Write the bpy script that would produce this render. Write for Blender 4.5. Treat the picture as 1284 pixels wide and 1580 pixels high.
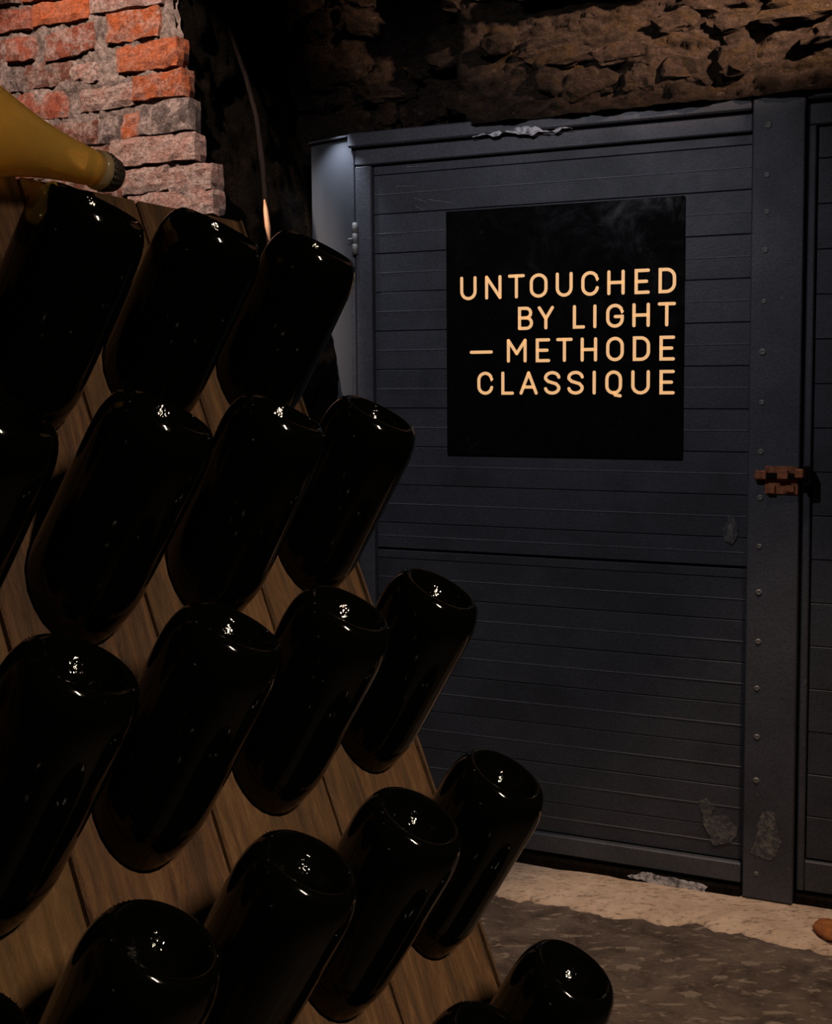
import bpy, bmesh, math, random
from mathutils import Vector, Matrix, noise

scene = bpy.context.scene
for o in list(bpy.data.objects):
    bpy.data.objects.remove(o, do_unlink=True)
COL = scene.collection
random.seed(7)

# ------------------------------------------------------------------ camera
W, H = 1284.0, 1580.0
FPX = 1770.0                       # focal length in pixels of the full frame
TILT = math.atan(136.0 / FPX)      # looking slightly down
CAM = Vector((0.0, 0.0, 1.25))
cam_data = bpy.data.cameras.new('camera')
cam_data.sensor_fit = 'VERTICAL'
cam_data.sensor_height = 36.0
cam_data.lens = 36.0 * FPX / H
cam_data.clip_start = 0.02
cam = bpy.data.objects.new('camera', cam_data)
COL.objects.link(cam)
cam.location = CAM
cam.rotation_euler = (math.pi / 2 - TILT, 0, 0)
scene.camera = cam

# ------------------------------------------------------------------ world, lights, exposure
world = bpy.data.worlds.new('world')
scene.world = world
world.use_nodes = True
world.node_tree.nodes['Background'].inputs[0].default_value = (0.75, 0.8, 1.0, 1)
world.node_tree.nodes['Background'].inputs[1].default_value = 0.0014
vs = scene.view_settings
vs.view_transform = 'Standard'
vs.look = 'None'
vs.exposure = 0.0
vs.gamma = 1.0
vs.use_curve_mapping = False


def lamp(name, kind, loc, target, energy, color, radius, angle=60, blend=0.5):
    d = bpy.data.lights.new(name, kind)
    d.energy = energy
    d.color = color
    d.shadow_soft_size = radius
    if kind == 'SPOT':
        d.spot_size = math.radians(angle)
        d.spot_blend = blend
    o = bpy.data.objects.new(name, d)
    COL.objects.link(o)
    o.location = loc
    if target is not None:
        o.rotation_euler = (Vector(target) - Vector(loc)).to_track_quat('-Z', 'Y').to_euler()
    return o


tube = lamp('cellar_tube', 'AREA', (1.20, -0.40, 2.55), (0.10, 1.00, 0.45), 9.0, (1.0, 0.78, 0.55), 0.05)
tube.data.shape = 'RECTANGLE'
tube.data.size = 0.05
tube.data.size_y = 0.50
tube.data.spread = math.radians(64)
lamp('door_spot', 'SPOT', (-0.22, 1.70, 2.62), (0.26, 3.30, 1.30), 50.0, (0.90, 0.91, 1.0), 0.03, 74, 0.9)
lamp('brick_spot', 'SPOT', (-0.95, 1.95, 3.00), (-0.92, 3.0, 2.08), 260.0, (1.0, 0.82, 0.72), 0.03, 42, 0.3)
lamp('wall_spot', 'SPOT', (1.60, 1.55, 2.75), (0.95, 3.00, 2.62), 740.0, (1.0, 0.68, 0.50), 0.06, 40, 0.35)
lamp('floor_spot', 'SPOT', (0.85, 2.20, 2.85), (0.80, 2.42, 0.0), 125.0, (1.0, 0.75, 0.56), 0.05, 35, 0.4)
lamp('rack_spot', 'SPOT', (-0.44, 0.46, 1.31), (-0.31, 0.87, 1.50), 7.0, (1.0, 0.76, 0.46), 0.02, 30, 0.6)


# ------------------------------------------------------------------ helpers
def tag(o, label=None, cat=None, group=None, kind=None):
    if label: o['label'] = label
    if cat: o['category'] = cat
    if group: o['group'] = group
    if kind: o['kind'] = kind
    return o


def empty(name, loc=(0, 0, 0), mat=None):
    o = bpy.data.objects.new(name, None)
    o.empty_display_size = 0.05
    COL.objects.link(o)
    if mat is not None:
        o.matrix_world = mat
    else:
        o.location = loc
    return o


def mobj(name, verts, faces, mat, parent=None, smooth=False, origin=None):
    """one mesh object; world-space verts are stored relative to the parent (or origin)"""
    off = Vector((0, 0, 0))
    if parent is not None:
        off = parent.location.copy()
        if parent.parent is not None:
            off = off + parent.parent.location
    elif origin is not None:
        off = Vector(origin)
    me = bpy.data.meshes.new(name)
    me.from_pydata([Vector(v) - off for v in verts], [], faces)
    bm = bmesh.new(); bm.from_mesh(me)
    bmesh.ops.recalc_face_normals(bm, faces=bm.faces[:])
    bm.to_mesh(me); bm.free()
    if smooth:
        for p in me.polygons: p.use_smooth = True
    me.materials.append(mat)
    o = bpy.data.objects.new(name, me)
    COL.objects.link(o)
    if parent is not None: o.parent = parent
    elif origin is not None: o.location = origin
    return o


def link_mesh(name, me, parent=None, smooth=None):
    o = bpy.data.objects.new(name, me)
    COL.objects.link(o)
    if parent is not None: o.parent = parent
    return o


def bm_mesh(name, bm, mat, smooth=True):
    bmesh.ops.recalc_face_normals(bm, faces=bm.faces[:])
    me = bpy.data.meshes.new(name)
    bm.to_mesh(me); bm.free()
    for p in me.polygons: p.use_smooth = smooth
    me.materials.append(mat)
    return me


def lathe(prof, seg=48, wave=None, close=True):
    """(z, r) profile revolved round z"""
    bm = bmesh.new()
    rings = []
    for i, (z, r) in enumerate(prof):
        if r < 1e-6:
            rings.append([bm.verts.new((0, 0, z))])
        else:
            ring = []
            for k in range(seg):
                t = 2 * math.pi * k / seg
                rr = r * (1 + (wave(i, t) if wave else 0))
                ring.append(bm.verts.new((rr * math.cos(t), rr * math.sin(t), z)))
            rings.append(ring)
    for a, b in zip(rings, rings[1:]):
        for k in range(seg):
            k2 = (k + 1) % seg
            if len(a) == 1 and len(b) > 1: bm.faces.new((a[0], b[k], b[k2]))
            elif len(b) == 1 and len(a) > 1: bm.faces.new((a[k], a[k2], b[0]))
            elif len(a) > 1: bm.faces.new((a[k], a[k2], b[k2], b[k]))
    return bm


def box_bm(x0, x1, y0, y1, z0, z1, bevel=0.0, seg=1):
    bm = bmesh.new()
    vs_ = [bm.verts.new(p) for p in ((x0, y0, z0), (x1, y0, z0), (x1, y1, z0), (x0, y1, z0),
                                      (x0, y0, z1), (x1, y0, z1), (x1, y1, z1), (x0, y1, z1))]
    for f in ((0, 3, 2, 1), (4, 5, 6, 7), (0, 1, 5, 4), (1, 2, 6, 5), (2, 3, 7, 6), (3, 0, 4, 7)):
        bm.faces.new([vs_[i] for i in f])
    if bevel > 0:
        bmesh.ops.bevel(bm, geom=bm.edges[:], offset=bevel, segments=seg, affect='EDGES')
    return bm


def bm_world(name, bm, fn, mat, parent=None, smooth=False, origin=None):
    verts = [fn(v.co) for v in bm.verts]
    bm.verts.index_update()
    faces = [[v.index for v in f.verts] for f in bm.faces]
    bm.free()
    return mobj(name, verts, faces, mat, parent, smooth, origin)


def fbm(p, octaves=4, lac=2.0, gain=0.5):
    a, s, q = 1.0, 0.0, Vector(p)
    for _ in range(octaves):
        s += a * noise.noise(q)
        q = q * lac
        a *= gain
    return s


# ------------------------------------------------------------------ materials
MATS = {}


class NT:
    def __init__(self, name):
        self.m = bpy.data.materials.new(name)
        self.m.use_nodes = True
        self.t = self.m.node_tree
        self.b = self.t.nodes['Principled BSDF']
        self.tc = self.t.nodes.new('ShaderNodeTexCoord')
        MATS[name] = self.m

    def n(self, kind, **kw):
        nd = self.t.nodes.new(kind)
        for k, v in kw.items():
            if k.startswith('i_'):
                nd.inputs[k[2:]].default_value = v
            else:
                setattr(nd, k, v)
        return nd

    def l(self, a, b): self.t.links.new(a, b)

    def mapping(self, scale=(1, 1, 1), src='Object', loc_random=False):
        mp = self.n('ShaderNodeMapping')
        mp.inputs['Scale'].default_value = scale
        if loc_random:
            oi = self.n('ShaderNodeObjectInfo')
            ad = self.n('ShaderNodeVectorMath', operation='MULTIPLY_ADD')
            cmb = self.n('ShaderNodeCombineXYZ')
            for i in range(3): self.l(oi.outputs['Random'], cmb.inputs[i])
            self.l(cmb.outputs[0], ad.inputs[0])
            ad.inputs[1].default_value = (17.3, 31.1, 9.7)
            self.l(self.tc.outputs[src], ad.inputs[2])
            self.l(ad.outputs[0], mp.inputs['Vector'])
        else:
            self.l(self.tc.outputs[src], mp.inputs['Vector'])
        return mp.outputs[0]

    def noise(self, vec, scale, detail=4, rough=0.55, dist=0.0):
        nd = self.n('ShaderNodeTexNoise')
        nd.inputs['Scale'].default_value = scale
        nd.inputs['Detail'].default_value = detail
        nd.inputs['Roughness'].default_value = rough
        nd.inputs['Distortion'].default_value = dist
        self.l(vec, nd.inputs['Vector'])
        return nd.outputs['Fac']

    def ramp(self, fac, stops):
        r = self.n('ShaderNodeValToRGB')
        e = r.color_ramp.elements
        while len(e) < len(stops): e.new(0.5)
        for i, (p, c) in enumerate(stops):
            e[i].position = p
            e[i].color = (c[0], c[1], c[2], 1) if not isinstance(c, (int, float)) else (c, c, c, 1)
        self.l(fac, r.inputs[0])
        return r.outputs[0]

    def mix(self, fac, a, b, mode='MIX'):
        m = self.n('ShaderNodeMix', data_type='RGBA', blend_type=mode)
        if isinstance(fac, (int, float)): m.inputs[0].default_value = fac
        else: self.l(fac, m.inputs[0])
        for v, i in ((a, 6), (b, 7)):
            if isinstance(v, tuple): m.inputs[i].default_value = (*v, 1)
            else: self.l(v, m.inputs[i])
        return m.outputs[2]

    def math(self, op, a, b=0.0):
        m = self.n('ShaderNodeMath', operation=op)
        for i, v in enumerate((a, b)):
            if isinstance(v, (int, float)): m.inputs[i].default_value = v
            else: self.l(v, m.inputs[i])
        return m.outputs[0]

    def bump(self, height, strength=0.5, dist=0.01):
        b = self.n('ShaderNodeBump')
        b.inputs['Strength'].default_value = strength
        b.inputs['Distance'].default_value = dist
        self.l(height, b.inputs['Height'])
        self.l(b.outputs[0], self.b.inputs['Normal'])

    def base(self, c):
        if isinstance(c, tuple): self.b.inputs['Base Color'].default_value = (*c, 1)
        else: self.l(c, self.b.inputs['Base Color'])

    def set(self, **kw):
        for k, v in kw.items():
            s = self.b.inputs[k.replace('_', ' ')]
            if isinstance(v, (int, float, tuple)): s.default_value = v
            else: self.l(v, s)


def make_materials():
    # near-black bottle glass
    m = NT('dark_glass'); m.base((0.0009, 0.0010, 0.0008)); m.set(Roughness=0.07)
    m.b.inputs['Specular IOR Level'].default_value = 0.30
    m.bump(m.noise(m.mapping((1, 1, 0.4)), 60, 2), 0.04, 0.002)
    m = NT('punt_glass'); m.base((0.0009, 0.0010, 0.0008)); m.set(Roughness=0.05)
    m.b.inputs['Specular IOR Level'].default_value = 0.30
    m.bump(m.noise(m.mapping(), 170, 2, 0.6), 0.32, 0.003)
    # golden wine in clear glass
    m = NT('gold_glass'); m.base((0.92, 0.56, 0.12)); m.set(Roughness=0.04, IOR=1.36)
    m.b.inputs['Transmission Weight'].default_value = 0.72
    m.bump(m.noise(m.mapping((1, 1, 0.25)), 120, 3), 0.08, 0.002)
    m = NT('clear_rim'); m.base((0.72, 0.56, 0.34)); m.set(Roughness=0.08, IOR=1.45)
    m.b.inputs['Transmission Weight'].default_value = 0.75
    m = NT('cap_metal'); v = m.mapping()
    m.base(m.ramp(m.noise(v, 300, 3), [(0.3, (0.03, 0.025, 0.022)), (0.8, (0.12, 0.10, 0.085))])); m.set(Metallic=0.7, Roughness=0.45)
    # rack wood : grain along local z
    for nm, c0, c1, c2 in (('rack_wood', (0.014, 0.006, 0.0025), (0.066, 0.030, 0.012), (0.135, 0.070, 0.027)),
                           ('rack_wood_dark', (0.016, 0.008, 0.004), (0.06, 0.032, 0.016), (0.10, 0.056, 0.028))):
        m = NT(nm)
        v = m.mapping((1, 1, 0.10), loc_random=True)
        g = m.noise(v, 70, 8, 0.75, 0.9)
        s = m.noise(m.mapping((1, 1, 0.35), loc_random=True), 11, 4, 0.6, 0.8)
        col = m.ramp(g, [(0.36, c0), (0.52, c1), (0.68, c2)])
        col = m.mix(m.ramp(s, [(0.38, 0.0), (0.75, 0.55)]), col, (0.040, 0.020, 0.009))
        oi = m.n('ShaderNodeObjectInfo')
        col = m.mix(m.ramp(oi.outputs['Random'], [(0.0, 0.0), (1.0, 0.35)]), col, (0.105, 0.060, 0.016))
        m.base(col)
        m.set(Roughness=0.68)
        m.bump(m.math('ADD', g, m.noise(m.mapping((1, 1, 0.5), loc_random=True), 130, 4, 0.7)), 0.7, 0.003)
    # bricks : colour from the object colour, dusty mortar smears over it
    m = NT('brick_clay')
    oi = m.n('ShaderNodeObjectInfo')
    v = m.mapping(loc_random=True)
    n1 = m.noise(v, 26, 6, 0.68, 0.4)
    n2 = m.noise(v, 90, 5, 0.7)
    col = m.mix(m.ramp(n2, [(0.3, 0.75), (0.7, 0.0)]), oi.outputs['Color'], (0.055, 0.022, 0.014))
    dust_amt = m.math('MULTIPLY', m.ramp(n1, [(0.44, 0.0), (0.56, 1.0)]), oi.outputs['Alpha'])
    col = m.mix(dust_amt, col, m.ramp(n2, [(0.35, (0.16, 0.105, 0.085)), (0.6, (0.44, 0.32, 0.27))]))
    m.base(col); m.set(Roughness=0.92)
    m.bump(m.math('ADD', m.math('ADD', m.noise(v, 40, 7, 0.8), m.math('MULTIPLY', n2, 0.6)), m.math('MULTIPLY', m.noise(m.mapping((0.35, 0.35, 2.2), loc_random=True), 26, 3), 0.35)), 1.0, 0.02)
    # mortar
    m = NT('mortar')
    v = m.mapping()
    n1 = m.noise(v, 16, 6, 0.7, 0.5); n2 = m.noise(v, 75, 5, 0.7)
    col = m.ramp(n1, [(0.30, (0.075, 0.052, 0.042)), (0.50, (0.20, 0.145, 0.12)), (0.66, (0.31, 0.22, 0.19)), (0.8, (0.30, 0.24, 0.17))])
    col = m.mix(m.ramp(n2, [(0.36, 0.7), (0.55, 0.0)]), col, (0.04, 0.025, 0.02))
    m.base(col); m.set(Roughness=0.95)
    m.bump(m.math('ADD', m.noise(v, 45, 7, 0.75), n2), 0.9, 0.015)
    # rubble stone
    m = NT('rubble')
    v = m.mapping((1, 1, 1.6), loc_random=True)
    n1 = m.noise(v, 8, 7, 0.75, 0.8); n2 = m.noise(v, 40, 7, 0.78, 0.3)
    col = m.ramp(n1, [(0.26, (0.014, 0.009, 0.006)), (0.42, (0.045, 0.028, 0.017)), (0.52, (0.085, 0.055, 0.040)), (0.62, (0.070, 0.040, 0.012)), (0.76, (0.11, 0.075, 0.055))])
    col = m.mix(m.ramp(n2, [(0.36, 0.8), (0.56, 0.0)]), col, (0.018, 0.011, 0.008))
    col = m.mix(m.ramp(m.noise(v, 22, 5, 0.7), [(0.60, 0.0), (0.70, 0.7)]), col, (0.20, 0.145, 0.12))
    m.base(col); m.set(Roughness=0.9)
    m.bump(m.math('ADD', m.noise(v, 20, 9, 0.85), n2), 1.0, 0.055)
    m = NT('shade_stone')  # shade on the stone beside the pier, put into a near-black colour
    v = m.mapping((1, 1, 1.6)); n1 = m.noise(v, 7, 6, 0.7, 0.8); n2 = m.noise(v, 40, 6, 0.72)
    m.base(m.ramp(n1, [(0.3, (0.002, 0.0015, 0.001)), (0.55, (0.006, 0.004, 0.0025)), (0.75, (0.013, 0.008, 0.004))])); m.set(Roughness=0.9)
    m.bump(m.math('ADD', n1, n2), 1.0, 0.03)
    # painted door metal / wood, dark blue-grey
    def paint(nm, dark, mid, light, scr=0.35):
        m = NT(nm)
        v = m.mapping(loc_random=True)
        n1 = m.noise(v, 4.5, 5, 0.6, 0.3); n2 = m.noise(m.mapping((1, 1, 1), loc_random=True), 160, 3, 0.6)
        col = m.ramp(n1, [(0.32, dark), (0.52, mid), (0.72, light)])
        col = m.mix(m.ramp(n2, [(0.35, 0.35), (0.6, 0.0)]), col, (0.012, 0.012, 0.014))
        chips = m.ramp(m.noise(v, 38, 5, 0.8), [(0.665, 0.0), (0.72, 1.0)])
        col = m.mix(m.math('MULTIPLY', chips, scr), col, (0.24, 0.21, 0.19))
        m.base(col); m.set(Roughness=m.ramp(n1, [(0.3, 0.62), (0.7, 0.5)]))
        m.b.inputs['Specular IOR Level'].default_value = 0.35
        m.bump(m.math('ADD', n2, m.noise(v, 30, 4)), 0.25, 0.003)
    paint('door_paint', (0.030, 0.031, 0.038), (0.048, 0.049, 0.060), (0.060, 0.060, 0.072), 0.25)
    paint('frame_paint', (0.044, 0.045, 0.053), (0.064, 0.064, 0.076), (0.080, 0.079, 0.092), 0.8)
    paint('bead_paint', (0.075, 0.075, 0.088), (0.105, 0.105, 0.118), (0.14, 0.135, 0.14), 0.6)
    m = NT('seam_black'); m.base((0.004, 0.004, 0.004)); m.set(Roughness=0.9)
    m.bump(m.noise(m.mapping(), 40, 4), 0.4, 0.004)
    m = NT('worn_metal'); m.base(m.ramp(m.noise(m.mapping(), 220, 4), [(0.3, (0.05, 0.045, 0.04)), (0.7, (0.27, 0.25, 0.235))])); m.set(Roughness=0.55)
    m = NT('sheet_metal'); v = m.mapping((1, 1, 0.12))
    m.base((0.13, 0.135, 0.15)); m.set(Metallic=0.6, Roughness=m.ramp(m.noise(v, 14, 3), [(0.3, 0.34), (0.8, 0.5)]))
    m = NT('rust')
    v = m.mapping(); n1 = m.noise(v, 70, 5, 0.7)
    m.base(m.ramp(n1, [(0.3, (0.06, 0.025, 0.014)), (0.5, (0.27, 0.085, 0.034)), (0.72, (0.44, 0.17, 0.055))])); m.set(Roughness=0.85)
    m.bump(n1, 0.8, 0.004)
    m = NT('chipped_paint')
    v = m.mapping(); n1 = m.noise(v, 55, 5, 0.7)
    m.base(m.ramp(n1, [(0.38, (0.10, 0.095, 0.10)), (0.55, (0.55, 0.53, 0.55))])); m.set(Roughness=0.8)
    m = NT('bare_patch')
    v = m.mapping(); n1 = m.noise(v, 60, 6, 0.75, 0.5)
    m.base(m.ramp(n1, [(0.46, (0.045, 0.046, 0.054)), (0.58, (0.13, 0.115, 0.10)), (0.72, (0.26, 0.23, 0.20))])); m.set(Roughness=0.85)
    m.bump(n1, 0.5, 0.003)
    # sign
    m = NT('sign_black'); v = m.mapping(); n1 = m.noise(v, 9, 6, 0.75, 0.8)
    m.base(m.ramp(m.noise(v, 13, 7, 0.8, 1.2), [(0.62, (0.0035, 0.0035, 0.004)), (0.82, (0.055, 0.058, 0.07))])); m.set(Roughness=m.ramp(n1, [(0.4, 0.10), (0.75, 0.30)]))  # smoky reflections put into the plate colour as pale noise
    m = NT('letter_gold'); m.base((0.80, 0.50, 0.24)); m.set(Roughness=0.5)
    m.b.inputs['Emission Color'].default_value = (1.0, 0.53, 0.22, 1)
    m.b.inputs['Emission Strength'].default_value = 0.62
    # floor
    m = NT('floor_earth')
    v = m.mapping(); n1 = m.noise(v, 7, 6, 0.7, 0.6); n2 = m.noise(m.mapping((1, 2.2, 1)), 22, 5, 0.65, 0.5)
    col = m.ramp(n1, [(0.3, (0.035, 0.024, 0.018)), (0.5, (0.090, 0.062, 0.048)), (0.7, (0.15, 0.11, 0.086))])
    col = m.mix(m.ramp(n2, [(0.56, 0.0), (0.66, 0.7)]), col, (0.30, 0.235, 0.18))
    col = m.mix(m.ramp(m.noise(m.mapping((1, 2.5, 1)), 60, 5, 0.7, 0.4), [(0.58, 0.0), (0.66, 0.6)]), col, (0.035, 0.022, 0.014))
    m.base(col); m.set(Roughness=m.ramp(n1, [(0.35, 0.45), (0.6, 0.8)]))
    m.bump(m.math('ADD', n1, m.math('MULTIPLY', m.noise(v, 90, 4), 0.3)), 0.6, 0.012)
    m = NT('floor_flake'); m.base((0.19, 0.145, 0.112)); m.set(Roughness=0.9)
    m.bump(m.noise(m.mapping(), 120, 4), 0.6, 0.003)
    m = NT('concrete')
    v = m.mapping(); n1 = m.noise(v, 10, 7, 0.7, 0.4); n2 = m.noise(m.mapping((1, 2.6, 1)), 34, 6, 0.75, 0.3)
    col = m.ramp(n1, [(0.3, (0.42, 0.29, 0.20)), (0.6, (0.62, 0.46, 0.34)), (0.8, (0.68, 0.53, 0.40))])
    col = m.mix(m.ramp(n2, [(0.53, 0.0), (0.63, 0.7)]), col, (0.10, 0.065, 0.042))
    m.base(col); m.set(Roughness=0.9)
    m.bump(m.math('ADD', n1, n2), 0.5, 0.006)
    m = NT('orange_clay'); n1 = m.noise(m.mapping(), 45, 5, 0.7)
    m.base(m.ramp(n1, [(0.3, (0.20, 0.055, 0.012)), (0.7, (0.44, 0.15, 0.035))])); m.set(Roughness=0.85)
    m.bump(n1, 0.5, 0.004)
    m = NT('dark_timber'); g = m.noise(m.mapping((1, 1, 0.12)), 70, 5, 0.65, 0.4)
    m.base(m.ramp(g, [(0.3, (0.003, 0.002, 0.0015)), (0.7, (0.012, 0.007, 0.005))])); m.set(Roughness=0.85)
    m.bump(g, 0.6, 0.004)
    m = NT('glint_timber'); g = m.noise(m.mapping((1, 1, 0.12)), 90, 5, 0.65, 0.4)  # orange highlight of the pole put into a colour
    m.base(m.ramp(g, [(0.3, (0.30, 0.13, 0.05)), (0.7, (0.60, 0.33, 0.17))])); m.set(Roughness=0.6)


make_materials()
M = MATS
for nm, sp_ in (('shade_stone', 0.03), ('seam_black', 0.05), ('dark_timber', 0.06), ('rubble', 0.15), ('mortar', 0.2), ('brick_clay', 0.2), ('concrete', 0.2), ('rack_wood', 0.25), ('rack_wood_dark', 0.25)):
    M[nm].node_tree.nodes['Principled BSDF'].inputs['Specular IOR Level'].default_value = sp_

# ------------------------------------------------------------------ the planes of the place
CX = Vector((1, 0, 0))
CZ = Vector((0, math.cos(TILT), -math.sin(TILT)))
CY = Vector((0, -math.sin(TILT), -math.cos(TILT)))


def ray(px, py):
    return CX * ((px - W / 2) / FPX) + CY * ((py - H / 2) / FPX) + CZ


class Plane:
    """a wall plane through a point, with a (nearly) horizontal and a (nearly) vertical axis"""
    def __init__(self, origin, ex, ey):
        self.o = Vector(origin); self.ex = Vector(ex).normalized(); self.ey = Vector(ey).normalized()
        self.n = self.ex.cross(self.ey).normalized()
        if self.n.y > 0: self.n = -self.n            # towards the room
    def at(self, px, py, depth=0.0):
        r = ray(px, py)
        t = ((self.o + self.n * depth - CAM).dot(self.n)) / r.dot(self.n)
        q = CAM + r * t - self.o - self.n * depth
        a, b, c = self.ex.dot(self.ex), self.ex.dot(self.ey), self.ey.dot(self.ey)
        p1, p2 = q.dot(self.ex), q.dot(self.ey)
        det = a * c - b * b
        return ((p1 * c - p2 * b) / det, (p2 * a - p1 * b) / det)
    def P(self, x, y, d=0.0):
        return self.o + self.ex * x + self.ey * y + self.n * d
    def fn(self):
        # local (x, depth towards the room, y up) -> world
        return lambda co: self.P(co.x, co.z, co.y)


def floor_at(px, py):
    r = ray(px, py)
    return CAM + r * (-CAM.z / r.z)


DOOR_O = floor_at(1190, 1390)
ex = Vector((0.9225, -0.386, -0.0078))
DOOR = Plane(DOOR_O, ex, Vector((-0.008 * 0.9225, 0.008 * 0.386, 1)))

# ------------------------------------------------------------------ floor
def grid_obj(name, fn, nu, nv, mat, smooth=True, parent=None):
    verts = [fn(i / nu, j / nv) for j in range(nv + 1) for i in range(nu + 1)]
    faces = [(j * (nu + 1) + i, j * (nu + 1) + i + 1, (j + 1) * (nu + 1) + i + 1, (j + 1) * (nu + 1) + i)
             for j in range(nv) for i in range(nu)]
    return mobj(name, verts, faces, mat, parent, smooth)


def ffn(u, v):
    x = -2.6 + 5.6 * u; y = -1.2 + 5.2 * v
    return (x, y, -0.008 + 0.006 * fbm((x * 2, y * 2, 0.3), 3))


o = grid_obj('floor', ffn, 130, 120, M['floor_earth'])
tag(o, 'damp brown earthen cellar floor with pale flakes in front of the door', 'floor', kind='structure')

# pale flakes trodden into the floor
fl = [(970, 1487, 40, 9), (1157, 1484, 28, 6), (1065, 1530, 30, 9), (955, 1548, 30, 5), (1200, 1559, 40, 5),
      (1042, 1547, 44, 4), (975, 1459, 26, 6), (1110, 1505, 24, 5), (1090, 1478, 34, 4), (1180, 1527, 26, 6),
      (1130, 1567, 40, 5), (1255, 1525, 22, 5), (1030, 1570, 26, 6), (1215, 1495, 20, 4), (1265, 1562, 20, 6), (935, 1570, 24, 4), (1010, 1505, 20, 4)]
floor_ob = o
for k, (px, py, wd, ht) in enumerate(fl[:12]):
    c = floor_at(px, py)
    rx = (floor_at(px + wd / 2, py) - c).length
    ry = (floor_at(px, py - ht / 2) - floor_at(px, py + ht / 2)).length / 2
    n_ = 14
    top, bot = [], []
    for i in range(n_):
        t = 2 * math.pi * i / n_
        q = 1 + 0.75 * noise.noise((math.cos(t) * 2 + k * 3.1, math.sin(t) * 2, k))
        zf = ffn((c.x + 2.6) / 5.6, (c.y + 1.2) / 5.2)[2]
        top.append((c.x + rx * q * math.cos(t), c.y + ry * q * math.sin(t), zf + 0.003))
        bot.append((c.x + 1.15 * rx * q * math.cos(t), c.y + 1.15 * ry * q * math.sin(t), zf - 0.004))
    faces = [tuple(range(n_))] + [(i, (i + 1) % n_, n_ + (i + 1) % n_, n_ + i) for i in range(n_)]
    mobj('floor_flake', top + bot, faces, M['floor_flake'], floor_ob)

# ------------------------------------------------------------------ concrete strip in front of the door
def sfn(u, v):
    x = -2.2 + 4.0 * u
    P_ = DOOR.P(x, 0, 0); P_.z = 0
    n_ = Vector((DOOR.n.x, DOOR.n.y, 0)).normalized()
    front = 0.235 + 0.035 * noise.noise((x * 4, 0, 0)) + 0.03 * noise.noise((x * 15, 3, 0)) + 0.016 * noise.noise((x * 48, 3, 0))
    d = 0.02 + (front - 0.02) * min(v / 0.9, 1.0)
    z = 0.010 + 0.003 * fbm((x * 9, d * 9, 2), 3)
    if v > 0.7: z -= 0.010 * (v - 0.7) / 0.2
    if v > 0.9: d += 0.02 * (v - 0.9) / 0.1; z = 0.0 - 0.04 * (v - 0.9) / 0.1
    q = P_ + n_ * d; q.z = z
    return q


o = grid_obj('trim_1', sfn, 320, 24, M['concrete'])
tag(o, 'pale beige concrete strip along the foot of the door', 'threshold', kind='structure')

# ------------------------------------------------------------------ the door: left leaf with frame
def slab(name, x0, x1, y0, y1, d0, d1, mat, parent, bevel=0.002, kind=None):
    bm = box_bm(x0, x1, d0, d1, y0, y1, bevel)
    o_ = bm_world(name, bm, DOOR.fn(), mat, parent)
    return o_


xL, yTop = DOOR.at(549, 300)[0], DOOR.at(549, 209)[1]
xIn = DOOR.at(580, 560)[0]                # groove between stile and boards
xPostL = DOOR.at(1157, 700)[0]
xPostR = DOOR.at(1236, 700)[0]
xStR = DOOR.at(1252, 700)[0]
yRail = DOOR.at(870, 232)[1]
yB0 = DOOR.at(960, 1300)[1]               # lower end of the boards
yBot = DOOR.at(960, 1331)[1]              # lower end of the bottom rail
ySeam = DOOR.at(926, 864)[1]
yRow2 = DOOR.at(579, 231)[1]

door = empty('door_1', DOOR.P(xL, 0))
tag(door, 'dark blue-grey boarded cellar door leaf carrying the black sign', 'door', kind='structure')
slab('backing', xL, xPostR, yBot + 0.01, yTop - 0.02, -0.05, -0.020, M['seam_black'], door, 0)
# frame: top bar in two stepped bars, left stile, bottom rail
yT2 = DOOR.at(870, 203)[1]
slab('top_bar', xL - 0.012, xPostL - 0.002, yT2 + 0.004, yTop, -0.03, 0.030, M['frame_paint'], door, 0.004)
slab('top_rail', xL + 0.004, xPostL - 0.002, yRail + 0.004, yT2 - 0.002, -0.03, 0.014, M['frame_paint'], door, 0.003)
slab('stile', xL + 0.004, xIn - 0.004, yBot, yRail + 0.001, -0.03, 0.014, M['frame_paint'], door, 0.003)
slab('bottom_rail', xIn - 0.003, xPostL - 0.004, yBot, yB0 - 0.003, -0.03, 0.016, M['frame_paint'], door, 0.004)
slab('edge_strip', xL - 0.012, xL + 0.000, 0.10, yT2, -0.03, 0.010, M['frame_paint'], door, 0.002)
# horizontal boards, each with a narrow bead
pitch = (DOOR.at(640, 570)[1] - DOOR.at(640, 807.6)[1]) / 4
y = DOOR.at(640, 570)[1]
edges = [y]
yy = y
while yy + pitch < yRail - 0.01: yy += pitch; edges.append(yy)
edges.append(yRail)
yy = y
low = []
while yy - pitch > ySeam + 0.03: yy -= pitch; low.append(yy)
low.append(ySeam)
yy = ySeam - pitch * 0.25
low.append(yy)
while yy - pitch > yB0 + 0.03: yy -= pitch; low.append(yy)
low.append(yB0)
edges = sorted(set(edges + low))
rnd = random.Random(3)
for a, b in zip(edges, edges[1:]):
    g0 = 0.0035 if abs(a - ySeam) < 1e-6 else 0.0010
    g1 = 0.0035 if abs(b - ySeam) < 1e-6 else 0.0010
    dd = rnd.uniform(-0.0012, 0.0012)
    slab('board', xIn, xPostL - 0.003, a + g0, b - g1, -0.022, 0.000 + dd, M['door_paint'], door, 0.0012)
    if b - a > 0.07:
        c = (a + b) / 2
        slab('bead', xIn + 0.002, xPostL - 0.005, c - 0.0016, c + 0.0016, -0.002, 0.0016 + dd, M['bead_paint'], door, 0.0006)

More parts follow.
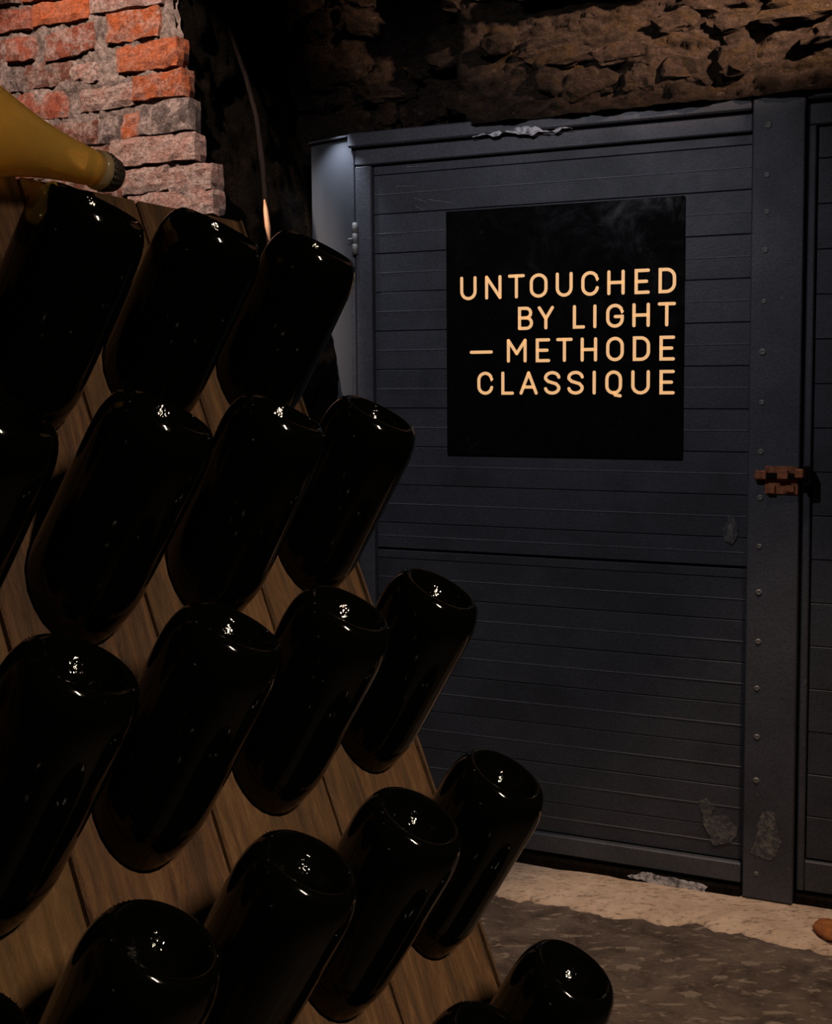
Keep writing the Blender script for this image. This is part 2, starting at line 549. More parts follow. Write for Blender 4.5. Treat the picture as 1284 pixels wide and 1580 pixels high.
# the meeting post with its screws
post = empty('trim_2', DOOR.P(xPostL, 0))
tag(post, 'wide upright dark steel post with a row of screws between the door leaves', 'post', kind='structure')
slab('post_plate', xPostL, xPostR, 0.012, yTop + 0.006, -0.03, 0.034, M['frame_paint'], post, 0.003)
screw_px = [(1186, 193), (1184, 270), (1184, 327), (1181, 386), (1179, 465), (1177, 543), (1176, 621), (1174, 697), (1173, 768),
            (1172, 843), (1171, 914), (1170, 990), (1168, 1062), (1168, 1137), (1167, 1204), (1167, 1348)]
bm = lathe([(0, 0.0085), (0.002, 0.0085), (0.0036, 0.006), (0.0042, 0.0032), (0.0030, 0.0026), (0.0030, 0.0)], 12)
screw_me = bm_mesh('screw', bm, M['worn_metal'])
rotm = Matrix((DOOR.ex, DOOR.ey - DOOR.ex * DOOR.ex.dot(DOOR.ey), DOOR.n)).transposed().to_4x4()
for i, (px, py) in enumerate(screw_px):
    s = link_mesh('screw', screw_me, post)
    x, y = DOOR.at(px, py, 0.034)
    sc = [1.0, .8, .75, .9, .75, 1.05, .85, .9, .9, .8, .95, .9, .85, .9, .95, .7][i]
    s.matrix_local = Matrix.Translation(DOOR.P(x, y, 0.0335) - post.location) @ rotm @ Matrix.Scale(sc, 4)

# right leaf
door2 = empty('door_2', DOOR.P(xPostR + 0.01, 0))
tag(door2, 'second dark door leaf cut off by the right edge of the photograph', 'door', kind='structure')
x2, x3 = xPostR + 0.008, xPostR + 1.02
yTop2 = DOOR.at(1262, 160)[1]
xSt2 = DOOR.at(1255, 700)[0]
slab('backing', x2, x3, 0.06, yTop2 + 0.02, -0.05, -0.020, M['seam_black'], door2, 0)
slab('top_bar', x2 - 0.006, x3, yTop2 + 0.006, yTop + 0.006, -0.03, 0.034, M['frame_paint'], door2, 0.004)
slab('top_rail', x2, x3, DOOR.at(1275, 192)[1], yTop2, -0.03, 0.012, M['frame_paint'], door2, 0.003)
slab('stile', x2, xSt2 - 0.004, 0.045, DOOR.at(1275, 192)[1] - 0.001, -0.03, 0.014, M['frame_paint'], door2, 0.003)
slab('bottom_rail', xSt2 - 0.003, x3, 0.045, DOOR.at(1270, 1330)[1], -0.03, 0.012, M['frame_paint'], door2, 0.003)
y0b, y1b = DOOR.at(1270, 1330)[1] + 0.004, DOOR.at(1275, 192)[1] - 0.004
eds = [y0b]
while eds[-1] + pitch < y1b - 0.03: eds.append(eds[-1] + pitch)
eds.append(y1b)
for a, b in zip(eds, eds[1:]):
    slab('board', xSt2, x3, a + 0.001, b - 0.001, -0.022, rnd.uniform(-0.001, 0.001), M['door_paint'], door2, 0.0012)

# dark base beam below the leaves, with a patch of white paint
beam = empty('trim_3', DOOR.P(xL, 0))
tag(beam, 'black base beam under the door with flaking white paint', 'beam', kind='structure')
slab('beam', xL - 0.1, xPostL - 0.004, -0.03, yBot - 0.010, -0.09, 0.030, M['dark_timber'], beam, 0.004)
slab('beam', xPostR + 0.004, x3, -0.03, 0.036, -0.09, 0.022, M['dark_timber'], beam, 0.004)
def blob(name, pts, plane, d0, d1, mat, parent, jitter=0.0):
    """flat irregular flake with thickness, outline given by points of the plane"""
    n_ = len(pts)
    vs_ = [plane.P(x, y, d1) for x, y in pts] + [plane.P(x, y, d0) for x, y in pts]
    faces = [tuple(range(n_))] + [(i, (i + 1) % n_, n_ + (i + 1) % n_, n_ + i) for i in range(n_)]
    return mobj(name, vs_, faces, mat, parent)
def pxblob(name, px_pts, plane, d, th, mat, parent):
    pts = [plane.at(px, py, d) for px, py in px_pts]
    for lev in range(3):                       # ragged outline
        new = []
        for k_, (a, b) in enumerate(zip(pts, pts[1:] + pts[:1])):
            ln = math.hypot(b[0] - a[0], b[1] - a[1])
            j_ = 0.32 * ln * noise.noise((a[0] * 90 + lev * 7, a[1] * 90, k_ * 1.7))
            new += [a, ((a[0] + b[0]) / 2 - (b[1] - a[1]) / ln * j_, (a[1] + b[1]) / 2 + (b[0] - a[0]) / ln * j_)]
        pts = new
    return blob(name, pts, plane, d - 0.001, d + th, mat, parent)
pxblob('paint_flake', [(968, 1351), (990, 1346), (1010, 1349), (1040, 1354), (1075, 1362), (1092, 1368), (1086, 1378), (1060, 1375), (1030, 1370), (1008, 1364), (985, 1357)], DOOR, 0.030, 0.002, M['chipped_paint'], beam)

# paint damage on the door
pxblob('paint_chip', [(728, 212), (745, 206), (765, 203), (785, 202), (806, 196), (822, 196), (836, 200), (858, 199), (880, 197), (884, 199), (842, 204), (800, 208), (760, 211)], DOOR, 0.030, 0.0012, M['chipped_paint'], door)
pxblob('bare_patch', [(1124, 796), (1134, 796), (1135, 806), (1139, 816), (1136, 832), (1129, 840), (1120, 836), (1116, 826), (1113, 818), (1120, 808)], DOOR, 0.0016, 0.0012, M['bare_patch'], door)
pxblob('bare_patch', [(1078, 1236), (1090, 1232), (1104, 1246), (1096, 1262), (1120, 1258), (1140, 1276), (1128, 1300), (1100, 1304), (1090, 1280)], DOOR, 0.0014, 0.0010, M['bare_patch'], door)
pxblob('bare_patch', [(1172, 1262), (1186, 1250), (1197, 1256), (1200, 1285), (1206, 1300), (1196, 1322), (1176, 1324), (1158, 1316), (1166, 1290)], DOOR, 0.034, 0.0010, M['bare_patch'], post)
for (x0, y0, x1, y1) in ((640, 306, 660, 312), (662, 308, 700, 314), (641, 318, 655, 325), (612, 288, 640, 287), (628, 258, 660, 256), (700, 326, 722, 332)):
    a = DOOR.at(x0, y0, 0.001); b = DOOR.at(x1, y1, 0.001)
    pts = [(a[0], a[1] - .0008), (b[0], b[1] - .0006), (b[0], b[1] + .0006), (a[0], a[1] + .0010)]
    blob('scratch', pts, DOOR, 0.0, 0.0022, M['worn_metal'], door)

# hinge on the left stile
hx, hy = DOOR.at(547, 368, 0.02)
hinge = bm_world('hinge', lathe([(-0.045, 0), (-0.045, 0.008), (-0.016, 0.008), (-0.0155, 0.0066), (-0.0145, 0.0066), (-0.014, 0.008),
                                 (0.014, 0.008), (0.0145, 0.0066), (0.0155, 0.0066), (0.016, 0.008), (0.045, 0.008), (0.045, 0)], 14),
                 lambda co: DOOR.P(hx + co.x, hy + co.z, 0.016 + co.y), M['worn_metal'], door, True)
pin = bm_world('hinge_pin', lathe([(0, 0.004), (0.012, 0.004), (0.015, 0.002), (0.015, 0)], 10),
               lambda co: DOOR.P(hx - 0.006 - co.z, hy - 0.002 + co.x, 0.02 + co.y), M['worn_metal'], door, True)

# rusty slide bolt across the post and right leaf
latch = empty('slide_bolt', DOOR.P(xPostL + 0.03, DOOR.at(1200, 740, .034)[1], 0.034))
tag(latch, 'small rusty orange slide bolt on the steel post at right', 'bolt')
def lat(name, px0, px1, py0, py1, d0, d1, mat, bev=0.002):
    a = DOOR.at(px0, py1, d1); b = DOOR.at(px1, py0, d1)
    return slab(name, a[0], b[0], a[1], b[1], d0, d1, mat, latch, bev)
lat('back_plate', 1180, 1232, 720, 762, 0.033, 0.038, M['rust'], 0.001)
lat('bolt_end', 1164, 1183, 726, 740, 0.036, 0.052, M['rust'], 0.003)
lat('bolt_bar', 1180, 1246, 731, 739, 0.040, 0.050, M['dark_timber'], 0.002)
lat('guide', 1199, 1216, 725, 740, 0.036, 0.058, M['rust'], 0.003)
lat('guide', 1226, 1240, 724, 738, 0.036, 0.056, M['rust'], 0.003)
lat('guide', 1183, 1196, 748, 762, 0.036, 0.046, M['rust'], 0.002)
lat('guide', 1212, 1226, 749, 760, 0.036, 0.044, M['rust'], 0.002)
lat('keep', 1238, 1254, 720, 752, 0.012, 0.046, M['dark_timber'], 0.004)

# ------------------------------------------------------------------ sign
SD = 0.008
sa = DOOR.at(690, 703, SD); sb = DOOR.at(1057, 303, SD); sb2 = DOOR.at(1057, 707, SD); sa2 = DOOR.at(690, 325, SD)
sx0, sx1 = sa[0], sb[0]
sy0, sy1 = (sa[1] + sb2[1]) / 2, (sa2[1] + sb[1]) / 2
sign = empty('sign', DOOR.P((sx0 + sx1) / 2, sy0, 0.002))
tag(sign, 'square glossy black sign with glowing gold capital letters on the door', 'sign')
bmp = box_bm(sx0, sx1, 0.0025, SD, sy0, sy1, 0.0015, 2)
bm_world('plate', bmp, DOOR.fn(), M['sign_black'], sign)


def arc(cx, cy, rx, ry, a0, a1, n=8):
    return [(cx + rx * math.cos(math.radians(a0 + (a1 - a0) * i / n)), cy + ry * math.sin(math.radians(a0 + (a1 - a0) * i / n))) for i in range(n + 1)]


def glyph(ch, w, h):
    """monoline strokes of a capital in a box w x h; (points, closed)"""
    r = min(w * 0.5, h * 0.34); q = w / 2
    if ch == 'U': return [([(0, h)] + arc(q, r, q, r, 180, 360, 10) + [(w, h)], False)]
    if ch == 'N': return [([(0, 0), (0, h)], False), ([(0, h), (w, 0)], False), ([(w, 0), (w, h)], False)]
    if ch == 'T': return [([(0, h), (w, h)], False), ([(q, h), (q, 0)], False)]
    if ch == 'O': return [(arc(q, h - r, q, r, 0, 180, 10) + arc(q, r, q, r, 180, 360, 10), True)]
    if ch == 'Q': return [(arc(q, h - r, q, r, 0, 180, 10) + arc(q, r, q, r, 180, 360, 10), True), ([(q * 1.05, 0.02 * h), (q * 1.25, -0.10 * h), (w * 0.98, -0.14 * h)], False)]
    if ch == 'C': return [([(w, h - r * 0.85)] + arc(q, h - r, q, r, 8, 180, 10) + arc(q, r, q, r, 180, 352, 10), False)]
    if ch == 'G': return [([(w, h - r * 0.85)] + arc(q, h - r, q, r, 8, 180, 10) + arc(q, r, q, r, 180, 360, 10) + [(w, h * 0.46), (q * 1.05, h * 0.46)], False)]
    if ch == 'H': return [([(0, 0), (0, h)], False), ([(w, 0), (w, h)], False), ([(0, h * 0.5), (w, h * 0.5)], False)]
    if ch == 'E': return [([(w, h), (0, h), (0, 0), (w, 0)], False), ([(0, h * 0.5), (w * 0.86, h * 0.5)], False)]
    if ch == 'D':
        c = min(w * 0.62, h * 0.36)
        return [([(0, 0), (0, h), (w - c, h)] + arc(w - c, h - c, c, c, 90, 0, 6) + arc(w - c, c, c, c, 0, -90, 6), True)]
    if ch == 'B':
        c1 = h * 0.24; c2 = h * 0.26; ww = w * 0.93
        return [([(0, 0), (0, h), (ww - c1, h)] + arc(ww - c1, h - c1, c1, c1, 90, -90, 8) + [(0, h - 2 * c1)], False),
                ([(ww - c1, h - 2 * c1)] + arc(w - c2, c2, c2, c2, 90, -90, 8) + [(0, 0)], False)]
    if ch == 'Y': return [([(0, h), (q, h * 0.46)], False), ([(q, h * 0.46), (w, h)], False), ([(q, h * 0.46), (q, 0)], False)]
    if ch == 'L': return [([(0, h), (0, 0), (w, 0)], False)]
    if ch == 'I': return [([(q, 0), (q, h)], False)]
    if ch == '-': return [([(0, h * 0.46), (w, h * 0.46)], False)]
    if ch == 'M': return [([(0, 0), (0, h)], False), ([(0, h), (q, h * 0.36)], False), ([(q, h * 0.36), (w, h)], False), ([(w, h), (w, 0)], False)]
    if ch == 'A': return [([(0, 0), (q, h)], False), ([(q, h), (w, 0)], False), ([(w * 0.18, h * 0.30), (w * 0.82, h * 0.30)], False)]
    if ch == 'S':
        c = h * 0.25
        return [([(w, h - c * 0.9)] + arc(q, h - c, q, c, 10, 180, 9) + [(0.02 * w, h - c * 1.25), (w * 0.2, h * 0.57), (w * 0.8, h * 0.45), (w * 0.98, c * 1.25)] + arc(q, c, q, c, 0, -172, 10), False)]
    return []


def stroke_mesh(strokes, sw, x0, y0, d0, d1):
    verts, faces = [], []
    hw = sw / 2
    for pts, closed in strokes:
        P_ = [Vector((x, y, 0)) for x, y in pts]
        Q = [P_[0]]
        for p in P_[1:]:
            if (p - Q[-1]).length > 1e-5: Q.append(p)
        if closed and (Q[0] - Q[-1]).length < 1e-5: Q.pop()
        n_ = len(Q)
        if closed: segs = [(Q[i], Q[(i + 1) % n_]) for i in range(n_)]
        else: segs = [(Q[i], Q[i + 1]) for i in range(n_ - 1)]
        L, R_ = [], []
        for i in range(n_):
            if closed: d_in, d_out = (Q[i] - Q[i - 1]).normalized(), (Q[(i + 1) % n_] - Q[i]).normalized()
            else:
                d_in = (Q[i] - Q[i - 1]).normalized() if i > 0 else (Q[1] - Q[0]).normalized()
                d_out = (Q[i + 1] - Q[i]).normalized() if i < n_ - 1 else d_in
            m_ = (d_in + d_out)
            if m_.length < 1e-4: m_ = d_in
            m_.normalize()
            nrm = Vector((-m_.y, m_.x, 0))
            c_ = max(0.6, nrm.dot(Vector((-d_in.y, d_in.x, 0))))
            L.append(Q[i] + nrm * hw / c_); R_.append(Q[i] - nrm * hw / c_)
        outline_pairs = []
        if closed:
            base = len(verts)
            for i in range(n_):
                for v in (L[i], R_[i]):
                    verts.append((x0 + v.x, y0 + v.y, d1)); verts.append((x0 + v.x, y0 + v.y, d0))
            for i in range(n_):
                a = base + 4 * i; b = base + 4 * ((i + 1) % n_)
                faces += [(a, b, b + 2, a + 2), (a, a + 1, b + 1, b), (a + 2, b + 2, b + 3, a + 3)]
        else:
            # round caps
            e0 = (Q[1] - Q[0]).normalized(); e1 = (Q[-1] - Q[-2]).normalized()
            def cap(c, dirv):
                t0 = math.atan2(dirv.y, dirv.x)
                return [c + Vector((math.cos(t0 + math.radians(t)), math.sin(t0 + math.radians(t)), 0)) * hw for t in (-60, -30, 0, 30, 60)]
            ring_end = cap(Q[-1], e1); ring_start = cap(Q[0], -e0)
            base = len(verts)
            for i in range(n_):
                for v in (L[i], R_[i]):
                    verts.append((x0 + v.x, y0 + v.y, d1)); verts.append((x0 + v.x, y0 + v.y, d0))
            for i in range(n_ - 1):
                a = base + 4 * i; b = a + 4
                faces += [(a, b, b + 2, a + 2), (a, a + 1, b + 1, b), (a + 2, b + 2, b + 3, a + 3)]
            for ring, i0, flip in ((ring_end, n_ - 1, 1), (ring_start, 0, 0)):
                cb = len(verts)
                for v in ring:
                    verts.append((x0 + v.x, y0 + v.y, d1)); verts.append((x0 + v.x, y0 + v.y, d0))
                first, last = (base + 4 * i0 + 2, base + 4 * i0) if flip else (base + 4 * i0, base + 4 * i0 + 2)
                loop = [first] + [cb + 2 * i for i in range(len(ring))] + [last]
                faces.append(tuple(loop))
                for a, b in zip(loop, loop[1:]):
                    faces.append((a, b, b + 1, a + 1))
    return verts, faces


Zs = 0.3427
rows = [
    ([('U', 154, 214), ('N', 266, 326), ('T', 369, 431), ('O', 467, 533), ('U', 584, 646), ('C', 699, 764), ('H', 816, 880), ('E', 939, 993), ('D', 1047, 1111)], (430, 537), (386, 500)),
    ([('B', 414, 468), ('Y', 503, 562), ('L', 661, 702), ('I', 745, 761), ('G', 811, 876), ('H', 929, 993), ('T', 1043, 1110)], (566, 670), (541, 651)),
    ([('-', 197, 287), ('M', 364, 439), ('E', 494, 545), ('T', 586, 646), ('H', 696, 756), ('O', 811, 876), ('D', 931, 994), ('E', 1051, 1106)], (713, 818), (694, 806)),
    ([('C', 231, 289), ('L', 339, 382), ('A', 421, 489), ('S', 531, 591), ('S', 636, 696), ('I', 742, 758), ('Q', 807, 868), ('U', 924, 993), ('E', 1051, 1105)], (859, 963), (846, 956)),
]
LW = 0.0086
for letters, (tl, bl), (tr, br) in rows:
    xa, xb = letters[0][1], letters[-1][2]
    ys = []
    for (zx, t_, b_) in ((xa, tl, bl), (xb, tr, br)):
        ys.append((DOOR.at(660 + zx * Zs, 280 + t_ * Zs, SD)[1], DOOR.at(660 + zx * Zs, 280 + b_ * Zs, SD)[1]))
    ytop = (ys[0][0] + ys[1][0]) / 2 - LW / 2; ybot = (ys[0][1] + ys[1][1]) / 2 + LW / 2
    for ch, z0, z1 in letters:
        f = (z0 - xa) / max(1, xb - xa)
        yb_px = 280 + Zs * (bl + (br - bl) * f)
        xx0 = DOOR.at(660 + z0 * Zs, yb_px, SD)[0]; xx1 = DOOR.at(660 + z1 * Zs, yb_px, SD)[0]
        v_, f_ = stroke_mesh(glyph(ch, xx1 - xx0, ytop - ybot), LW, xx0, ybot, SD - 0.0005, SD + 0.0012)
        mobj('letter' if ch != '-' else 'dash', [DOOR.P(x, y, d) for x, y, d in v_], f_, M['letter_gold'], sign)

# ------------------------------------------------------------------ metal side panel left of the door
p_a = DOOR.P(DOOR.at(546, 208)[0], 0, 0.0)
side = Plane(p_a, (0.804, -0.594, 0), (-0.008, 0, 1))
sp = empty('metal_sheet', p_a)
tag(sp, 'shiny grey metal sheet standing at the left side of the door', 'metal sheet')
yts = side.at(546, 209)[1]
bm_world('sheet', box_bm(side.at(481, 300)[0], -0.004, -0.004, 0.0, 0.02, yts - 0.004, 0.001), side.fn(), M['sheet_metal'], sp)
sl = side.at(512, 200, 0.07)
lamp('sheet_fill', 'SPOT', side.P(sl[0], yts + 0.05, 0.07), side.P(sl[0] - 0.06, yts - 0.25, 0.0), 6.0, (0.75, 0.84, 1.0), 0.01, 80, 0.9)  # added unseen spot that brightens the top of the sheet
bm_world('top_flange', box_bm(side.at(481, 300)[0], -0.004, -0.004, 0.012, yts - 0.004, yts + 0.002, 0.001), side.fn(), M['frame_paint'], sp)

# ------------------------------------------------------------------ rubble wall behind and above
def stone_wall_fn(x0, x1, y0, y1, base, amp, seed, ragged=None):
    def f(u, v):
        x = x0 + (x1 - x0) * u; y_ = y0 + (y1 - y0) * v
        d = base(x, y_) + amp * (fbm((x * 5 + seed, y_ * 11, seed), 7, 2.0, 0.6) + 0.5 * abs(noise.noise((x * 14, y_ * 26, seed + 5))))
        return DOOR.P(x, y_, d)
    return f


xStep = DOOR.at(700, 100, 0.05)[0]
def base_depth(x, y_):
    t = (x - (xStep - 0.06 + 0.04 * noise.noise((0, y_ * 6, 4)))) / 0.09
    t = max(0, min(1, t)); t = t * t * (3 - 2 * t)
    return -0.10 + 0.14 * t


wall = grid_obj('wall_back', stone_wall_fn(-2.35, 1.9, yTop - 0.012, 3.15, base_depth, 0.035, 2.0), 560, 170, M['rubble'])
tag(wall, 'rough brown rubble stone wall above the door', 'wall', kind='structure')
xJ = DOOR.at(436, 300, -0.05)[0]
wl = grid_obj('wall_side', stone_wall_fn(-2.35, xJ, -0.02, yTop - 0.014, lambda x, y_: -0.09 + 0.02 * noise.noise((0, y_ * 9, 1)), 0.03, 2.0), 110, 120, M['shade_stone'])
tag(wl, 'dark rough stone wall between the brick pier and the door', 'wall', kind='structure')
# black sheet added to stand for the darkness inside the slot
slab_j = bm_world('slot_shade', box_bm(xJ - 0.06, xL + 0.02, -0.34, -0.30, 0, yTop, 0), DOOR.fn(), M['seam_black'], wl)

# single stones standing proud of the wall
rs = random.Random(11)
def stone(parent, x, y_, d, sx, sy, sz, seed):
    bm = bmesh.new()
    bmesh.ops.create_icosphere(bm, subdivisions=3, radius=1)
    for v in bm.verts:
        c = v.co.copy()
        c = Vector((math.copysign(abs(c.x) ** 0.7, c.x), math.copysign(abs(c.y) ** 0.7, c.y), math.copysign(abs(c.z) ** 0.6, c.z)))
        k = 1 + 0.34 * noise.noise(c * 1.3 + Vector((seed * 7.7, seed, 0))) + 0.20 * noise.noise(c * 3.1 + Vector((0, seed * 3.3, 1))) + 0.14 * noise.noise(c * 6.0 + Vector((seed * 1.3, 0, 1))) + 0.09 * noise.noise(c * 13.0 + Vector((seed * 2.3, 0, 3)))
        v.co = Vector((c.x * sx * k, c.y * sz * k, c.z * sy * k))
    rot = rs.uniform(-0.25, 0.25)
    def fn(co):
        return DOOR.P(x + co.x * math.cos(rot) - co.z * math.sin(rot), y_ + co.x * math.sin(rot) + co.z * math.cos(rot), d + co.y)
    return bm_world('stone', bm, fn, M['rubble'], parent, False)


k = 0
ycur = yTop + 0.035
while ycur < 2.95:
    hh = rs.uniform(0.045, 0.10)
    x = xStep - 1.1 + rs.uniform(0, 0.1)
    while x < 1.55:
        ww = rs.uniform(0.07, 0.20)
        if rs.random() < 0.78:
            yy_ = ycur + rs.uniform(-0.012, 0.012) + hh / 2
            stone(wall, x + ww / 2, yy_, base_depth(x + ww / 2, yy_) - 0.004 + rs.uniform(-0.015, 0.012), ww * 0.52, hh * 0.55, rs.uniform(0.025, 0.045), k)
            k += 1
        x += ww * rs.uniform(0.95, 1.2)
    ycur += hh * 0.98
# dark slot beam at the top edge of the frame
bx0 = DOOR.at(800, 4, 0.08); bx1 = DOOR.at(1000, 0, 0.08)
tb = bm_world('timber_beam', box_bm(bx0[0], bx1[0] + 0.06, 0.03, 0.13, bx0[1] - 0.010, bx0[1] + 0.06, 0.012, 2), DOOR.fn(), M['dark_timber'], None, origin=DOOR.P(bx0[0], bx0[1], .08))
tag(tb, 'black timber set in the stone wall at the upper edge', 'timber')

# ------------------------------------------------------------------ brick pier at left
bex = Vector((0.894, -0.447, 0))
r0 = ray(300, 150)
BRK = Plane(CAM + r0 * 2.95, bex, (0, 0, 1))
pier_edge_px = [(262, -60), (268, 0), (275, 60), (283, 125), (296, 200), (312, 260), (328, 325), (350, 420), (372, 540)]
edge = [BRK.at(*p) for p in pier_edge_px]
def edge_x(y_):
    e = sorted(edge, key=lambda q: q[1])
    if y_ <= e[0][1]: return e[0][0]
    for (xa, ya), (xb, yb) in zip(e, e[1:]):
        if y_ <= yb: return xa + (xb - xa) * (y_ - ya) / (yb - ya)
    return e[-1][0]
yb0 = -BRK.o.z
def pier_fn(u, v):
    y_ = yb0 + 3.15 * v
    xe = edge_x(y_) + 0.014 * noise.noise((0, y_ * 22, 2)) + 0.006 * noise.noise((4, y_ * 60, 2))
    x = -1.3 + (xe - 0.004 + 1.3) * u
    d = -0.003 + 0.011 * fbm((x * 14, y_ * 18, 3), 5) + 0.006 * fbm((x * 60, y_ * 60, 7), 3)
    if u > 0.995: d -= 0.02
    return BRK.P(x, y_, d)


pier = grid_obj('wall_left', pier_fn, 260, 420, M['mortar'])
tag(pier, 'weathered red brick pier with crumbling mortar at upper left', 'wall', kind='structure')
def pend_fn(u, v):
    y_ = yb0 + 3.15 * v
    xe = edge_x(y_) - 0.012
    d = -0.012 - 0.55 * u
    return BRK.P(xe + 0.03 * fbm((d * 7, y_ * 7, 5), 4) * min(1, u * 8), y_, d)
pend = grid_obj('wall_end', pend_fn, 60, 200, M['shade_stone'])
tag(pend, 'stone flank behind the brick pier with its shade painted into the colour', 'wall', kind='structure')
brick_ob = []
OR = (0.52, 0.115, 0.030); RD = (0.36, 0.085, 0.042); BR = (0.20, 0.070, 0.045); PK = (0.44, 0.24, 0.19); GY = (0.15, 0.115, 0.105); SL = (0.055, 0.05, 0.055); TN = (0.24, 0.18, 0.12)
bricks = [  # quad in the photograph: left x, right x, (left top, left bottom), (right top, right bottom), colour, dust
    (-40, 48, (24, 58), (15, 40), RD, .3), (54, 138, (13, 40), (-3, 26), OR, .15), (143, 252, (-6, 20), (-28, 3), PK, .8),
    (-45, 10, (80, 112), (62, 95), BR, .7), (15, 53, (66, 96), (58, 90), RD, .45), (76, 146, (60, 96), (38, 74), RD, .7),
    (168, 246, (28, 66), (10, 52), OR, .5), (184, 275, (78, 112), (58, 99), OR, .25),
    (41, 108, (104, 137), (92, 125), BR, .55), (112, 150, (106, 130), (98, 122), PK, .9), (-40, 12, (125, 158), (112, 148), GY, .6), (15, 35, (112, 142), (108, 138), SL, .5),
    (209, 284, (123, 155), (108, 144), OR, .35), (22, 103, (150, 185), (140, 177), RD, .4), (126, 205, (143, 172), (130, 160), PK, .75),
    (222, 296, (168, 208), (154, 198), GY, .8), (190, 221, (180, 212), (175, 206), OR, .55), (60, 150, (200, 232), (188, 220), BR, .6), (152, 188, (188, 220), (182, 214), GY, .8),
    (174, 302, (222, 256), (206, 243), PK, .65), (-40, 50, (200, 236), (190, 224), BR, .4), (185, 260, (266, 300), (258, 290), PK, .9), (263, 326, (262, 300), (252, 288), PK, .8), (200, 330, (304, 338), (294, 326), PK, .9),
    (60, 165, (240, 275), (228, 262), BR, .5), (-40, 50, (246, 282), (238, 272), RD, .5), (80, 190, (284, 318), (272, 304), BR, .6),
    (150, 258, (-40, -12), (-56, -34), RD, .5), (40, 140, (-22, 2), (-40, -14), OR, .4), (-60, 34, (-10, 16), (-22, 2), BR, .8),
]
rb = random.Random(5)
def brick(x0, x1, yl, yr, colr, dust, seed, depth=0.0):
    nx, ny, nz = 9, 2, 4
    verts = {}
    vl, faces = [], []
    def vid(i, j, k_):
        key = (i, j, k_)
        if key not in verts:
            u = i / nx; v = k_ / nz; w = j / ny
            x = x0 + (x1 - x0) * u
            lo = yl[0] + (yr[0] - yl[0]) * u; hi = yl[1] + (yr[1] - yl[1]) * u
            y_ = lo + (hi - lo) * v
            d = -0.05 + 0.05 * w + depth
            if i in (0, nx): x += (0.0035 if i == 0 else -0.0035) * (1 if (k_ in (0, nz) or j == ny) else 0)
            if j == ny and (i in (0, nx) or k_ in (0, nz)): d -= 0.005
            s_ = Vector((x * 30 + seed * 5.1, y_ * 30, d * 30 + seed))
            a = 0.0062
            x += a * noise.noise(s_); y_ += a * noise.noise(s_ + Vector((9, 0, 0)))
            if j == ny: d += 0.010 * noise.noise(s_ + Vector((0, 9, 0))) + 0.005 * noise.noise(s_ * 2.3)
            verts[key] = len(vl); vl.append(BRK.P(x, y_, d))
        return verts[key]
    for i in range(nx):
        for k_ in range(nz): faces.append((vid(i, ny, k_), vid(i + 1, ny, k_), vid(i + 1, ny, k_ + 1), vid(i, ny, k_ + 1)))
        for j in range(ny):
            faces.append((vid(i, j, 0), vid(i + 1, j, 0), vid(i + 1, j + 1, 0), vid(i, j + 1, 0)))
            faces.append((vid(i, j, nz), vid(i + 1, j, nz), vid(i + 1, j + 1, nz), vid(i, j + 1, nz)))
    for k_ in range(nz):
        for j in range(ny):
            faces.append((vid(0, j, k_), vid(0, j + 1, k_), vid(0, j + 1, k_ + 1), vid(0, j, k_ + 1)))
            faces.append((vid(nx, j, k_), vid(nx, j + 1, k_), vid(nx, j + 1, k_ + 1), vid(nx, j, k_ + 1)))
    b_ = mobj('brick', vl, faces, M['brick_clay'], pier)
    jr = rb.uniform(0.85, 1.12)
    b_.color = (colr[0] * jr, colr[1] * jr, colr[2] * jr, dust)
    return b_


for i, (xa, xb, (lt, lb), (rt, rbm), c, dust) in enumerate(bricks):
    xa -= 3; xb += 3; lt -= 3; lb += 3; rt -= 3; rbm += 3
    A1 = BRK.at(xa, lb); A2 = BRK.at(xa, lt); B1 = BRK.at(xb, rbm); B2 = BRK.at(xb, rt)
    brick(A1[0], B1[0], (A1[1], A2[1]), (B1[1], B2[1]), c, dust, i, rb.uniform(0.004, 0.018))
# further courses of the pier, hidden in the photograph by the rack
for cy in range(14):
    y_ = BRK.at(200, 345)[1] - 0.062 * (cy + 1)
    x = -1.25 + (0.11 if cy % 2 else 0)
    while x < edge_x(y_) - 0.06:
        x1_ = min(x + 0.21, edge_x(y_) - 0.004)
        brick(x, x1_, (y_, y_ + 0.052), (y_, y_ + 0.052), rb.choice([RD, BR, PK]), rb.uniform(.4, .9), 100 + cy * 9 + x, rb.uniform(0, 0.01))
        x += 0.222

# ------------------------------------------------------------------ leaning pole behind the rack
def tube_between(name, pts, radii, seg, mat, parent=None, origin=None, smooth=True):
    vs_, fs_ = [], []
    P_ = [Vector(p) for p in pts]
    for i, p in enumerate(P_):
        dirv = (P_[min(i + 1, len(P_) - 1)] - P_[max(i - 1, 0)]).normalized()
        x_ = dirv.cross(Vector((0.3, 1, 0.1))).normalized(); y_ = dirv.cross(x_)
        for k_ in range(seg):
            t = 2 * math.pi * k_ / seg
            vs_.append(p + (x_ * math.cos(t) + y_ * math.sin(t)) * radii[i])
    for i in range(len(P_) - 1):
        for k_ in range(seg):
            k2 = (k_ + 1) % seg
            fs_.append((i * seg + k_, i * seg + k2, (i + 1) * seg + k2, (i + 1) * seg + k_))
    fs_.append(tuple(range(seg))); fs_.append(tuple((len(P_) - 1) * seg + k_ for k_ in range(seg)))
    return mobj(name, vs_, fs_, mat, parent, smooth, origin)


